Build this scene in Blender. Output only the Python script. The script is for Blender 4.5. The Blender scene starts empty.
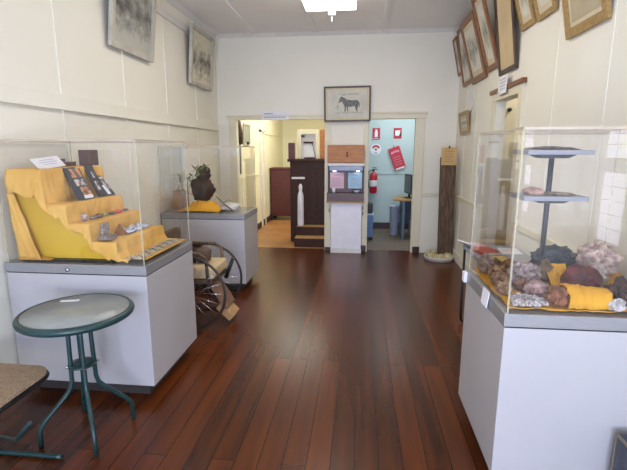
import bpy, bmesh, math, random
from math import sin, cos, pi, radians as R
from mathutils import Vector as V, Matrix, noise
random.seed(7)
SC = bpy.context.scene
COL = SC.collection

# ------------------------------------------------------------------ helpers
def lin(h):
    h = h.lstrip('#')
    c = [int(h[i:i+2], 16)/255 for i in (0, 2, 4)]
    return tuple(((x/12.92) if x <= .04045 else ((x+.055)/1.055)**2.4) for x in c) + (1,)

class MB:
    """collects shapes into one bmesh"""
    def __init__(s): s.bm = bmesh.new()
    def box(s, x0, x1, y0, y1, z0, z1, bev=0, M=None, seg=2):
        b = bmesh.new()
        bmesh.ops.create_cube(b, size=1)
        for v in b.verts:
            v.co = V((x0+(v.co.x+.5)*(x1-x0), y0+(v.co.y+.5)*(y1-y0), z0+(v.co.z+.5)*(z1-z0)))
        if bev: bmesh.ops.bevel(b, geom=b.edges[:], offset=bev, segments=seg, affect='EDGES', profile=.6)
        s._in(b, M); return s
    def _in(s, b, M=None):
        if M is not None: bmesh.ops.transform(b, matrix=M, verts=b.verts)
        me = bpy.data.meshes.new('t'); b.to_mesh(me); b.free()
        s.bm.from_mesh(me); bpy.data.meshes.remove(me)
    def tube(s, pts, r, n=10, closed=False, M=None):
        b = bmesh.new(); pts = [V(p) for p in pts]; rings = []; N = len(pts)
        t0 = (pts[1]-pts[0]).normalized()
        up = V((0, 0, 1)) if abs(t0.z) < .9 else V((1, 0, 0))
        a = t0.cross(up).normalized()
        for i, p in enumerate(pts):
            if closed: t = (pts[(i+1) % N]-pts[i-1]).normalized()
            else: t = (pts[min(i+1, N-1)]-pts[max(i-1, 0)]).normalized()
            a = (a - t*a.dot(t)).normalized(); c = t.cross(a)
            rr = r[i] if isinstance(r, (list, tuple)) else r
            rings.append([b.verts.new(p+a*rr*cos(2*pi*k/n)+c*rr*sin(2*pi*k/n)) for k in range(n)])
        for i in range(N if closed else N-1):
            q, w = rings[i], rings[(i+1) % N]
            for k in range(n): b.faces.new((q[k], q[(k+1) % n], w[(k+1) % n], w[k]))
        if not closed:
            b.faces.new(rings[0][::-1]); b.faces.new(rings[-1])
        bmesh.ops.recalc_face_normals(b, faces=b.faces)
        for f in b.faces: f.smooth = len(f.verts) == 4
        s._in(b, M); return s
    def lathe(s, prof, c=(0, 0, 0), n=24, axis='z', M=None):
        b = bmesh.new(); rings = []
        for r, z in prof:
            rings.append([b.verts.new((max(r, 1e-4)*cos(2*pi*k/n), max(r, 1e-4)*sin(2*pi*k/n), z)) for k in range(n)])
        for q, w in zip(rings, rings[1:]):
            for k in range(n): b.faces.new((q[k], q[(k+1) % n], w[(k+1) % n], w[k])).smooth = True
        b.faces.new(rings[0][::-1]); b.faces.new(rings[-1])
        bmesh.ops.recalc_face_normals(b, faces=b.faces)
        m = Matrix.Translation(c)
        if axis == 'y': m = m @ Matrix.Rotation(R(-90), 4, 'X')
        if axis == 'x': m = m @ Matrix.Rotation(R(90), 4, 'Y')
        s._in(b, (M @ m) if M is not None else m); return s
    def prism(s, poly, d0, d1, plane='xz', M=None):
        """2-D outline extruded from d0 to d1 along the remaining axis"""
        b = bmesh.new()
        def P(u, v, d): return {'xz': (u, d, v), 'yz': (d, u, v), 'xy': (u, v, d)}[plane]
        A = [b.verts.new(P(u, v, d0)) for u, v in poly]; B = [b.verts.new(P(u, v, d1)) for u, v in poly]
        b.faces.new(A); b.faces.new(B[::-1]); n = len(poly)
        for i in range(n): b.faces.new((A[i], B[i], B[(i+1) % n], A[(i+1) % n]))
        bmesh.ops.recalc_face_normals(b, faces=b.faces)
        s._in(b, M); return s
    def rock(s, sx, sy, sz, seed, rough=.25, fr=1.6, sub=3, flat=-.55, M=None):
        b = bmesh.new(); bmesh.ops.create_icosphere(b, subdivisions=sub, radius=1)
        o = V((seed*3.17, seed*1.3, -seed*2.1))
        for v in b.verts:
            d = v.co.normalized()
            k = 1+rough*noise.noise(d*fr+o)+rough*.45*noise.noise(d*fr*3+o)+rough*.2*noise.noise(d*fr*8+o)
            p = d*k
            p.z = max(p.z, flat)
            v.co = V((p.x*sx, p.y*sy, (p.z-flat)*sz))
        for f in b.faces: f.smooth = True
        s._in(b, M); return s
    def grid(s, fn, nu, nv, th=0.0, M=None):
        b = bmesh.new()
        g = [[b.verts.new(fn(i/(nu-1), j/(nv-1))) for j in range(nv)] for i in range(nu)]
        for i in range(nu-1):
            for j in range(nv-1): b.faces.new((g[i][j], g[i+1][j], g[i+1][j+1], g[i][j+1])).smooth = True
        bmesh.ops.recalc_face_normals(b, faces=b.faces)
        if th: bmesh.ops.solidify(b, geom=b.faces[:], thickness=th)
        for f in b.faces: f.smooth = True
        s._in(b, M); return s
    def build(s, name, mat, parent=None, loc=None, off=None):
        me = bpy.data.meshes.new(name)
        if off is not None: bmesh.ops.translate(s.bm, vec=-V(off), verts=s.bm.verts)
        s.bm.to_mesh(me); s.bm.free()
        me.materials.append(mat)
        o = bpy.data.objects.new(name, me); COL.objects.link(o)
        if loc is not None: o.location = loc
        elif off is not None and parent is None: o.location = off
        if parent is not None: o.parent = parent
        return o

def tag(o, label, cat, group=None, kind=None):
    o['label'] = label; o['category'] = cat
    if group: o['group'] = group
    if kind: o['kind'] = kind
    return o
def thing(name, label, cat, loc=(0, 0, 0), rotz=0, group=None):
    o = bpy.data.objects.new(name, None); COL.objects.link(o)
    o.empty_display_size = .05; o.location = loc; o.rotation_euler = (0, 0, rotz)
    return tag(o, label, cat, group)
def struct(name, mb, mat, parent=None):
    o = mb.build(name, mat, parent)
    if parent is None: o['kind'] = 'structure'
    return o
def single(name, mb, mat, label, cat, off, group=None):
    """a thing that is one mesh, built in world coordinates with its origin at off"""
    return tag(mb.build(name, mat, None, off=off), label, cat, group)

# ------------------------------------------------------------------ materials
def mat(name, col, rough=.6, col2=None, scale=8, metal=0, bump=0, bscale=60, detail=4, spec=.5, coat=0, stretch=None, lo=.35, hi=.65):
    m = bpy.data.materials.new(name); m.use_nodes = True
    nt = m.node_tree; N = nt.nodes; L = nt.links; b = N['Principled BSDF']
    c = lin(col); b.inputs['Base Color'].default_value = c
    b.inputs['Roughness'].default_value = rough; b.inputs['Metallic'].default_value = metal
    b.inputs['Specular IOR Level'].default_value = spec; b.inputs['Coat Weight'].default_value = coat
    tc = N.new('ShaderNodeTexCoord'); src = tc.outputs['Object']
    if stretch:
        mp = N.new('ShaderNodeMapping'); mp.inputs['Scale'].default_value = stretch
        L.new(src, mp.inputs[0]); src = mp.outputs[0]
    c2 = lin(col2) if col2 else tuple(x*.93 for x in c[:3])+(1,)
    nz = N.new('ShaderNodeTexNoise'); nz.inputs['Scale'].default_value = scale; nz.inputs['Detail'].default_value = detail
    L.new(src, nz.inputs['Vector'])
    rp = N.new('ShaderNodeValToRGB'); rp.color_ramp.elements[0].position = lo; rp.color_ramp.elements[1].position = hi
    rp.color_ramp.elements[0].color = c2; rp.color_ramp.elements[1].color = c
    L.new(nz.outputs['Fac'], rp.inputs[0]); L.new(rp.outputs[0], b.inputs['Base Color'])
    if bump:
        n2 = N.new('ShaderNodeTexNoise'); n2.inputs['Scale'].default_value = bscale; n2.inputs['Detail'].default_value = 5
        L.new(src, n2.inputs['Vector'])
        bp = N.new('ShaderNodeBump'); bp.inputs['Strength'].default_value = bump; bp.inputs['Distance'].default_value = .02
        L.new(n2.outputs['Fac'], bp.inputs['Height']); L.new(bp.outputs[0], b.inputs['Normal'])
    return m
def emis(name, col, st):
    m = bpy.data.materials.new(name); m.use_nodes = True; nt = m.node_tree
    nt.nodes.remove(nt.nodes['Principled BSDF'])
    e = nt.nodes.new('ShaderNodeEmission'); e.inputs[0].default_value = lin(col); e.inputs[1].default_value = st
    nt.links.new(e.outputs[0], nt.nodes['Material Output'].inputs[0]); return m
def glass(name, tint='#ffffff', f0=.035, rough=.0):
    """clear sheet: transparent + glossy weighted by Schlick's Fresnel"""
    m = bpy.data.materials.new(name); m.use_nodes = True; nt = m.node_tree; N = nt.nodes; L = nt.links
    N.remove(N['Principled BSDF'])
    t = N.new('ShaderNodeBsdfTransparent'); t.inputs[0].default_value = lin(tint)
    g = N.new('ShaderNodeBsdfGlossy'); g.inputs['Roughness'].default_value = rough
    lw = N.new('ShaderNodeLayerWeight'); lw.inputs[0].default_value = .5
    p = N.new('ShaderNodeMath'); p.operation = 'POWER'; p.inputs[1].default_value = 5
    L.new(lw.outputs['Facing'], p.inputs[0])
    a = N.new('ShaderNodeMath'); a.operation = 'MULTIPLY_ADD'; a.inputs[1].default_value = 1-f0; a.inputs[2].default_value = f0
    L.new(p.outputs[0], a.inputs[0])
    mx = N.new('ShaderNodeMixShader')
    L.new(a.outputs[0], mx.inputs[0]); L.new(t.outputs[0], mx.inputs[1]); L.new(g.outputs[0], mx.inputs[2])
    L.new(mx.outputs[0], N['Material Output'].inputs[0]); return m
def floor_mat(name, ca, cb, cm, bw, bl, rough, grain=True):
    m = bpy.data.materials.new(name); m.use_nodes = True; nt = m.node_tree; N = nt.nodes; L = nt.links; b = N['Principled BSDF']
    tc = N.new('ShaderNodeTexCoord'); sp = N.new('ShaderNodeSeparateXYZ'); L.new(tc.outputs['Object'], sp.inputs[0])
    cb_ = N.new('ShaderNodeCombineXYZ'); L.new(sp.outputs['Y'], cb_.inputs[0]); L.new(sp.outputs['X'], cb_.inputs[1])
    br = N.new('ShaderNodeTexBrick'); L.new(cb_.outputs[0], br.inputs['Vector'])
    br.inputs['Scale'].default_value = 1; br.inputs['Brick Width'].default_value = bl; br.inputs['Row Height'].default_value = bw
    br.inputs['Mortar Size'].default_value = .0026; br.inputs['Mortar Smooth'].default_value = .3; br.offset = .37; br.offset_frequency = 3
    br.inputs['Color1'].default_value = (0, 0, 0, 1); br.inputs['Color2'].default_value = (1, 1, 1, 1); br.inputs['Mortar'].default_value = (.5, .5, .5, 1)
    mp = N.new('ShaderNodeMapping'); mp.inputs['Scale'].default_value = (11, .7, 1); L.new(tc.outputs['Object'], mp.inputs[0])
    nz = N.new('ShaderNodeTexNoise'); nz.inputs['Scale'].default_value = 1.6; nz.inputs['Detail'].default_value = 3; nz.inputs['Distortion'].default_value = 0
    L.new(mp.outputs[0], nz.inputs['Vector'])
    n3 = N.new('ShaderNodeTexNoise'); n3.inputs['Scale'].default_value = .9; n3.inputs['Detail'].default_value = 1
    L.new(tc.outputs['Object'], n3.inputs['Vector'])
    a = N.new('ShaderNodeMath'); a.operation = 'MULTIPLY_ADD'; a.inputs[1].default_value = .2
    L.new(br.outputs['Color'], a.inputs[0]); 
    s2 = N.new('ShaderNodeMath'); s2.operation = 'MULTIPLY'; s2.inputs[1].default_value = .45; L.new(nz.outputs['Fac'], s2.inputs[0])
    L.new(s2.outputs[0], a.inputs[2])
    a2 = N.new('ShaderNodeMath'); a2.operation = 'MULTIPLY_ADD'; a2.inputs[1].default_value = .35; L.new(n3.outputs['Fac'], a2.inputs[0]); L.new(a.outputs[0], a2.inputs[2])
    rp = N.new('ShaderNodeValToRGB'); rp.color_ramp.elements[0].position = .24; rp.color_ramp.elements[1].position = .76; b.inputs['Specular IOR Level'].default_value = .38
    rp.color_ramp.elements[0].color = lin(ca); rp.color_ramp.elements[1].color = lin(cb); L.new(a2.outputs[0], rp.inputs[0])
    mx = N.new('ShaderNodeMix'); mx.data_type = 'RGBA'; L.new(br.outputs['Fac'], mx.inputs[0]); L.new(rp.outputs[0], mx.inputs[6]); mx.inputs[7].default_value = lin(cm)
    L.new(mx.outputs[2], b.inputs['Base Color']); b.inputs['Roughness'].default_value = rough
    bp = N.new('ShaderNodeBump'); bp.inputs['Strength'].default_value = .15; bp.inputs['Distance'].default_value = .002; bp.invert = True
    L.new(br.outputs['Fac'], bp.inputs['Height']); L.new(bp.outputs[0], b.inputs['Normal'])
    return m
def photo(name, seed, dark='#3b3d38', light='#c9c8bb', horizon=.55, sc=9):
    """old print: pale sky fading to a grainy dark group, by generated coordinates (y across, z up or x across)"""
    m = bpy.data.materials.new(name); m.use_nodes = True; nt = m.node_tree; N = nt.nodes; L = nt.links; b = N['Principled BSDF']
    tc = N.new('ShaderNodeTexCoord'); sp = N.new('ShaderNodeSeparateXYZ'); L.new(tc.outputs['Generated'], sp.inputs[0])
    mp = N.new('ShaderNodeMapping'); mp.inputs['Location'].default_value = (seed*3.1, seed*1.7, seed); mp.inputs['Scale'].default_value = (sc, sc, sc*.6)
    L.new(tc.outputs['Generated'], mp.inputs[0])
    nz = N.new('ShaderNodeTexNoise'); nz.inputs['Scale'].default_value = 1; nz.inputs['Detail'].default_value = 7; L.new(mp.outputs[0], nz.inputs['Vector'])
    d = N.new('ShaderNodeMath'); d.operation = 'SUBTRACT'; d.inputs[1].default_value = horizon*.6; L.new(sp.outputs['Z'], d.inputs[0])
    ab = N.new('ShaderNodeMath'); ab.operation = 'ABSOLUTE'; L.new(d.outputs[0], ab.inputs[0])
    k = N.new('ShaderNodeMath'); k.operation = 'MULTIPLY_ADD'; k.inputs[1].default_value = .9; L.new(ab.outputs[0], k.inputs[0])
    n2 = N.new('ShaderNodeMath'); n2.operation = 'MULTIPLY'; n2.inputs[1].default_value = .9; L.new(nz.outputs['Fac'], n2.inputs[0]); L.new(n2.outputs[0], k.inputs[2])
    rp = N.new('ShaderNodeValToRGB'); rp.color_ramp.elements[0].position = .36; rp.color_ramp.elements[1].position = .78
    rp.color_ramp.elements[0].color = lin(dark); rp.color_ramp.elements[1].color = lin(light)
    L.new(k.outputs[0], rp.inputs[0]); L.new(rp.outputs[0], b.inputs['Base Color']); b.inputs['Roughness'].default_value = .35
    return m

WALL = mat('wall_paint', '#e6e3d5', .55, '#e2dfd0', 1.5)
CREAM = mat('cream_trim_paint', '#dcd6bd', .45, '#d8d1b6', 3)
WHITE = mat('white_trim_paint', '#dddad4', .45)
CEIL = mat('ceiling_paint', '#eeebe9', .7, '#eae7e4', 2)
FLOOR = floor_mat('jarrah_boards', '#200d06', '#6c340f', '#120603', .125, 3.1, .27)
LINO = mat('tan_lino', '#a87848', .35, '#8f6338', 2.5, detail=6)
CARPET = mat('grey_office_floor', '#7a6a5c', .6, '#685a4e', 30)
YELLOW = mat('yellow_wall_paint', '#eae7cc', .6, '#e6e2c4', 2)
TEAL = mat('teal_wall_paint', '#bccbca', .6, '#b7c6c5', 2)
SKIRT = mat('dark_skirting', '#3a2420', .45, '#2d1b18', 6)
WOODMID = mat('orange_brown_wood', '#b97830', .45, '#a06426', 4, stretch=(2, 2, 14))
FRAMEW = mat('oak_frame', '#8a5a2e', .4, '#6d4320', 6, stretch=(8, 3, 8))
FRAMEG = mat('pale_oak_frame', '#a98a52', .4, '#8f7240', 6, stretch=(8, 3, 8))
FRAMED = mat('dark_frame', '#4a3826', .4, '#372818', 8)
SILVERF = mat('pale_moulded_frame', '#bcb8ac', .45, '#aaa698', 8)
DARKW = mat('dark_stained_wood', '#422619', .5, '#301a11', 5, stretch=(3, 3, 12), spec=.25)
REDW = mat('red_brown_wood', '#5a2a28', .4, '#4a2020', 4, stretch=(3, 3, 10))
OLDW = mat('weathered_wood', '#725a46', .75, '#433427', 5, stretch=(9, 9, 1.2), bump=.5, bscale=12)
CASEW = mat('white_laminate', '#b6b3b3', .35, '#b2afaf', 2)
COUNTB = mat('counter_laminate', '#e9e8f0', .4)
PLINTH = mat('dark_plinth', '#3c3735', .5)
ALU = mat('brushed_aluminium', '#a3a3a4', .4, '#959596', 30, metal=.45, stretch=(1, 1, 30))
STEEL = mat('chrome', '#c9c9cc', .2, metal=1)
GLASS = glass('acrylic')
EDGE = mat('acrylic_edge', '#d3c4ae', .25, '#c6b69f', 6)
EDGE.node_tree.nodes['Principled BSDF'].inputs['Alpha'].default_value = .75
SEAM = mat('acrylic_joint', '#d2d0b4', .3)
SEAM.node_tree.nodes['Principled BSDF'].inputs['Alpha'].default_value = .35
CLOTH = mat('gold_cloth', '#dfb15a', .85, '#d3a046', 5, bump=.25, bscale=220)
CLOTH2 = mat('deep_gold_cloth', '#e0a528', .85, '#cf921c', 5, bump=.25, bscale=220)
YPANEL = mat('mustard_panel', '#cfa824', .6, '#c49d20', 2)
PAPER = mat('white_paper', '#e6e6ea', .7)
TANP = mat('tan_card', '#c9a873', .7, '#bd9a63', 6)
MATB = mat('aged_mount', '#d2c8ac', .7, '#c6ba9a', 5)
BLACK = mat('black_paint', '#17171a', .4)
INK = mat('ink', '#9497ae', .7)
GREENM = mat('green_powder_coat', '#1d3d3f', .35, '#17332f', 10)
TABGL = glass('table_glass', '#b6bcb2', .08, .12)
SEATM = mat('beige_wicker', '#b09778', .8, '#94795a', 90, bump=.4, bscale=150)
RED = mat('red_paint', '#c3182c', .35)
BLUE = mat('blue_plastic', '#5b7fae', .4)
DGREY = mat('dark_grey', '#35373b', .5)
PALEB = mat('pale_blue_plastic', '#ccd6ea', .45)
LGREY = mat('shelf_grey', '#96979e', .5)
LEATHER = mat('old_leather', '#5f4a3a', .6, '#46352a', 9, bump=.4, bscale=30)
IRON = mat('rusty_iron', '#1f1a18', .5, '#33231b', 20)
CUSH = mat('cream_canvas', '#cdb890', .85, '#bba57c', 12)
PALEW = mat('pale_wood', '#b28d5c', .6, '#9a774a', 5, stretch=(10, 2, 10))
PINKP = mat('pink_paper', '#dcb9c4', .7)
CYANP = mat('blue_paper', '#a9cfe6', .7)
COUNTW = mat('red_counter_wood', '#5a3a36', .4, '#482c2a', 6, stretch=(2, 8, 8))

# ------------------------------------------------------------------ setting
XL, XR, YB, YF, ZC = -2.24, 1.415, 6.85, -1.8, 3.31
struct('floor', MB().box(XL-.1, XR+.1, YF, YB+.11, -.1, 0), FLOOR)
struct('floor_tan', MB().box(-2.16, -.16, YB+.11, 11.7, -.1, 0), LINO)
struct('floor_office', MB().box(-.06, 2.0, YB+.11, 9.05, -.1, 0), CARPET)
struct('floor_side', MB().box(XR+.1, 2.8, 3.6, 6.6, -.1, 0), LINO)
c = MB().box(XL-.1, XR+.1, YF-.1, YB+.12, ZC, ZC+.1)
for x in (-1.62, -.70, .285): c.box(x-.025, x+.025, YF, YB, ZC-.02, ZC)
struct('ceiling', c, CEIL)
struct('ceiling_side', MB().box(XR+.1, 2.8, 3.6, 6.6, 2.6, 2.7), CEIL)
struct('ceiling_far', MB().box(-2.16, 2.0, YB+.12, 11.7, 2.75, 2.85), CEIL)

w = MB().box(XL-.1, XL, YF, YB+.12, 0, ZC)
y = 6.87-.92
while y > YF:
    w.box(XL, XL+.008, y-.022, y+.022, 0, 1.9); w.box(XL, XL+.008, y-.022, y+.022, 2.0, ZC); y -= .92
struct('wall_left', w, WALL)
w = MB()
OY0, OY1, OZ = 4.23, 4.94, 2.10              # opening in the right wall
WY0, WY1, WZ0, WZ1 = .93, 1.27, 1.03, 1.74   # small window beside the camera
w.box(XR, XR+.1, YF, WY0, 0, ZC).box(XR, XR+.1, WY1, OY0, 0, ZC).box(XR, XR+.1, OY1, YB+.12, 0, ZC)
w.box(XR, XR+.1, OY0, OY1, OZ, ZC).box(XR, XR+.1, WY0, WY1, 0, WZ0).box(XR, XR+.1, WY0, WY1, WZ1, ZC)
for y in (2.08, 2.82, 3.55, 5.75, 6.3): w.box(XR-.004, XR, y-.016, y+.02, 0, ZC)
struct('wall_right', w, WALL)
AX0, AX1, BX0, BX1, HZ = -1.955, -.545, .11, .84, 2.06
w = MB().box(XL, AX0, YB, YB+.12, 0, ZC).box(AX1, BX0, YB, YB+.12, 0, ZC).box(BX1, XR, YB, YB+.12, 0, ZC)
w.box(AX0, AX1, YB, YB+.12, HZ, ZC).box(BX0, BX1, YB, YB+.12, HZ, ZC)
struct('wall_back', w, WALL)
w = MB().box(XL, -1.3, YF-.1, YF, 0, ZC).box(1.0, XR, YF-.1, YF, 0, ZC).box(-1.3, 1.0, YF-.1, YF, 2.35, ZC).box(-1.3, 1.0, YF-.1, YF, 0, .35)
struct('wall_front', w, WALL)
f = MB().box(-1.3, 1.0, YF-.06, YF-.02, .35, .42).box(-1.3, 1.0, YF-.06, YF-.02, 2.28, 2.35)
for x in (-1.3, -.57, .2, .93): f.box(x, x+.07, YF-.06, YF-.02, .35, 2.35)
struct('window_2', f, WHITE)

# far rooms
struct('wall_far_left', MB().box(-2.16, -2.06, YB+.12, 11.7, 0, 2.75).box(-2.06, -2.045, 9.3, 11.6, 1.93, 1.96).box(-2.06, -2.045, YB+.13, 8.8, 1.1, 1.13), YELLOW)
struct('wall_far_back', MB().box(-2.06, -.16, 11.6, 11.7, 0, 2.75), YELLOW)
struct('wall_far_middle', MB().box(-.16, -.06, YB+.12, 11.7, 0, 2.75), YELLOW)
struct('wall_office_left', MB().box(-.06, -.04, YB+.12, 9.0, 0, 2.75), TEAL)
struct('wall_office_back', MB().box(-.04, 1.9, 8.95, 9.05, 0, 2.75).box(-.04, 1.9, 8.935, 8.95, 1.125, 1.145), TEAL)
struct('wall_office_right', MB().box(1.9, 2.0, YB+.12, 9.05, 0, 2.75), TEAL)
struct('baseboard_office', MB().box(-.04, 1.9, 8.93, 8.95, 0, .13), SKIRT)
struct('baseboard_far_left', MB().box(-2.06, -2.04, YB+.14, 11.6, 0, .12), SKIRT)
struct('wall_side_far', MB().box(XR+.1, 2.8, 6.5, 6.6, 0, 2.6), mat('lilac_wall', '#c9bfc4', .6))
struct('wall_side_outer', MB().box(2.7, 2.8, 3.6, 6.5, 0, 2.6), mat('side_cream_wall', '#cfc49c', .6))
struct('wall_side_near', MB().box(XR+.1, 2.7, 3.6, 3.7, 0, 2.6), WALL)

# trims
struct('trim_1', MB().box(XL, XL+.022, YF, YB-.09, 1.905, 2.0, .004).box(XL, XL+.034, YF, YB-.09, 1.893, 1.907), WALL)   # rail on left wall
struct('trim_2', MB().box(XL, XL+.025, YF, YB-.05, 3.06, 3.14, .004), WHITE)     # picture rail
struct('trim_3', MB().prism([(XL, ZC), (XL+.05, ZC), (XL, ZC-.05)], YF, YB, 'xz')
       .prism([(XR, ZC), (XR-.05, ZC), (XR, ZC-.05)], YF, YB, 'xz').prism([(YB, ZC), (YB-.05, ZC), (YB, ZC-.05)], XL, XR, 'yz'), WHITE)  # cornice
struct('trim_4', MB().box(AX0-.11, AX0+.005, YB-.02, YB, 0, HZ, .003).box(AX0-.13, AX1+.03, YB-.028, YB, HZ, HZ+.05).box(AX0-.15, AX1+.03, YB-.045, YB, HZ+.05, HZ+.065), CREAM)   # left doorway
struct('trim_5', MB().box(AX1-.01, AX1+.085, YB-.022, YB, 0, 2.0, .003), CREAM)
struct('trim_6', MB().box(BX0-.075, BX0, YB-.022, YB, 0, HZ, .003).box(BX1, BX1+.105, YB-.025, YB, 0, HZ, .003)
       .box(BX0-.09, BX1+.115, YB-.03, YB, HZ, HZ+.09, .003).box(BX0-.09, BX1+.14, YB-.05, YB, HZ+.075, HZ+.1)
       .box(BX1-.025, BX1, YB, YB+.12, 0, HZ).box(BX0, BX0+.015, YB, YB+.12, 0, HZ), CREAM)         # right doorway
struct('trim_7', MB().box(BX1+.105, XR, YB-.02, YB, .90, .95, .003), CREAM)      # dado at the corner
struct('trim_8', MB().box(XR-.02, XR, OY1+.1, YB, .90, .95, .003).box(XR-.02, XR, 2.6, OY0-.1, .90, .95, .003), CREAM)
struct('trim_9', MB().box(XR-.022, XR, OY0-.095, OY0, 0, OZ).box(XR-.022, XR, OY1, OY1+.095, 0, OZ).box(XR-.025, XR, OY0-.095, OY1+.095, OZ, OZ+.075), CREAM)
struct('trim_10', MB().box(XR-.045, XR, OY0-.13, OY1+.13, OZ+.075, OZ+.115, .004), FRAMEW)    # timber cap over side door
struct('trim_11', MB().box(-2.06, -2.03, 8.85, 8.98, 0, 2.0).box(-2.06, -2.03, 9.2, 9.28, 0, 2.0).box(-2.06, -2.03, 8.85, 9.28, 1.96, 2.03), WHITE)
struct('baseboard_back', MB().box(AX1-.005, AX1+.09, YB-.03, YB-.022, 0, .06).box(BX0-.08, BX0-.001, YB-.03, YB-.022, 0, .1).box(BX1+.001, BX1+.108, YB-.03, YB-.025, 0, .1), SKIRT)
struct('baseboard_left', MB().box(XL, XL+.02, YF, YB, 0, .14), WALL)
struct('baseboard_right', MB().box(XR-.02, XR, YF, OY0-.1, 0, .14).box(XR-.012, XR, OY1+.1, YB, 0, .14), WALL)

# small louvre window in the right wall (out of frame; seen as a reflection)
wn = MB().box(XR+.02, XR+.08, WY0, WY1, WZ0, WZ0+.03).box(XR+.02, XR+.08, WY0, WY1, WZ1-.03, WZ1).box(XR+.02, XR+.08, WY0, WY0+.03, WZ0, WZ1).box(XR+.02, XR+.08, WY1-.03, WY1, WZ0, WZ1).box(XR+.02, XR+.08, WY0, WY1, 1.48, 1.55)
wo = struct('window_1', wn, WHITE)
lp = MB()
for i in range(5): lp.box(XR+.045, XR+.05, WY0+.03, WY1-.03, WZ0+.035+i*.082, WZ0+.035+i*.082+.076)
for i in range(2): lp.box(XR+.045, XR+.05, WY0+.03, WY1-.03, 1.555+i*.08, 1.555+i*.08+.074)
lp.build('pane', emis('sunlit_louvres', '#e6e8ff', 9), wo)

# open door in the side passage
d = struct('door_1', MB().box(1.62, 2.35, 5.5, 5.54, .01, 2.25, .003), mat('cream_door', '#d5cdb2', .45))
MB().lathe([(.001, 0), (.022, .005), (.026, .03), (.02, .045), (.001, .05)], (1.72, 5.5, 2.06), 14, 'y', None).build('door_latch', BLACK, d).location.y = -.05

# ------------------------------------------------------------------ ceiling light
TUBE = emis('fluorescent_tubes', '#fff5ea', 11.5)
def ceiling_light(label, x, y):
    t = thing('ceiling_light', label, 'light', (x, y, ZC), 0, 'ceiling lights')
    MB().box(-.10, .10, -.56, .54, -.03, 0, .006).build('housing', WHITE, t)
    for y in (-.4, .38): MB().tube([(0, y, -.03), (0, y, -.125)], .012, 8).build('hanger', WHITE, t)
    MB().box(-.28, .28, -.62, .60, -.19, -.125, .012).build('diffuser', TUBE, t)
    MB().box(-.03, .05, .54, .61, -.25, -.192, .008).tube([(.01, .575, -.25), (.01, .575, -.31)], .010, 8).build('starter_box', PAPER, t)
ceiling_light('bright white fluorescent light fitting on the grey ceiling in view', -.36, 4.62)
ceiling_light('added unseen light fitting on the ceiling nearer the camera', -.36, 3.4)  # out-of-view fitting added to brighten the ceiling and walls

# ------------------------------------------------------------------ display cases
def case(name, label, x0, x1, y0, y1, zt, group, knob=None):
    t = thing('display_case', label, 'display case', ((x0+x1)/2, (y0+y1)/2, 0), 0, group)
    a, b = (x1-x0)/2, (y1-y0)/2
    MB().box(-a+.07, a-.07, -b+.07, b-.07, 0, .1).build('plinth', PLINTH, t)
    MB().box(-a, a, -b, b, .1, .835, .003).build('cabinet_body', CASEW, t)
    MB().box(-a+.003, a-.003, -b+.003, b-.003, .835, .842).build('shadow_gap', BLACK, t)
    MB().box(-a-.003, a+.003, -b-.003, b+.003, .842, .9, .002).build('metal_band', ALU, t)
    g = MB(); e = .006; q = .012
    g.box(-a+q, a-q, -b+q, -b+q+e, .9, zt-e).box(-a+q, a-q, b-q-e, b-q, .9, zt-e)
    g.box(-a+q, -a+q+e, -b+q+e, b-q-e, .9, zt-e).box(a-q-e, a-q, -b+q+e, b-q-e, .9, zt-e).box(-a+q, a-q, -b+q, b-q, zt-e, zt)
    g.build('glass_cover', GLASS, t)
    r = .0035
    for sx in (-1, 1):
        for sy in (-1, 1):
            x, y = sx*(a-q-.001), sy*(b-q-.001); MB().box(x-r, x+r, y-r, y+r, .9, zt).build('glass_seam', SEAM, t)
    s = MB(); h = .010
    s.box(-a+q-.001, a-q+.001, -b+q-.001, -b+q+.003, zt-h, zt+.001).box(-a+q-.001, a-q+.001, b-q-.003, b-q+.001, zt-h, zt+.001)
    s.box(-a+q-.001, -a+q+.003, -b+q, b-q, zt-h, zt+.001).box(a-q-.003, a-q+.001, -b+q, b-q, zt-h, zt+.001)
    s.build('glass_rim', EDGE, t)
    if knob is not None:
        MB().lathe([(.013, 0), (.013, .018), (.009, .022), (.001, .023)], (knob, -b-.003, .868), 16, 'y').build('lock', STEEL, t).rotation_euler = (0, 0, 0)
        t.children[-1].data.transform(Matrix.Translation((0, -.0, 0)))
    return t
G = 'glass topped display cases'
case('c', 'white display case with stepped yellow display, behind the green round table', -2.225, -1.293, 2.44, 3.185, 1.66, G)
# lock knob on the front band of the nearest left case
t = [o for o in bpy.data.objects if o.name == 'display_case'][0]
kb = MB().tube([(0, 0, 0), (0, -.016, 0), (0, -.02, 0)], [.013, .013, .009], 14).build('lock', STEEL, t); kb.location = (-1.80+1.759, -.3755, .868)
c2 = case('c', 'white display case with dark carved lump inside, behind the antique wheelchair', -2.225, -1.268, 4.64, 5.26, 1.64, G)
c3 = case('c', 'white display case full of rocks and yellow cloth against the right wall', .64, 1.392, 1.865, 2.565, 1.69, G)
# price tag on its metal band, and card at the far corner
o = MB().box(-.004, 0, -.05, .05, -.045, .035, 0, Matrix.Rotation(.12, 4, 'Y')).build('card', PAPER, c3); o.location = (.678-.64-.376-.045, 2.14-2.215, .885); o['label'] = 'small white card on metal band'
o = MB().box(-.02, 0, -.02, .03, -.03, .03, .003).build('catch', PAPER, c3); o.location = (-.379, .335, .865)

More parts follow.
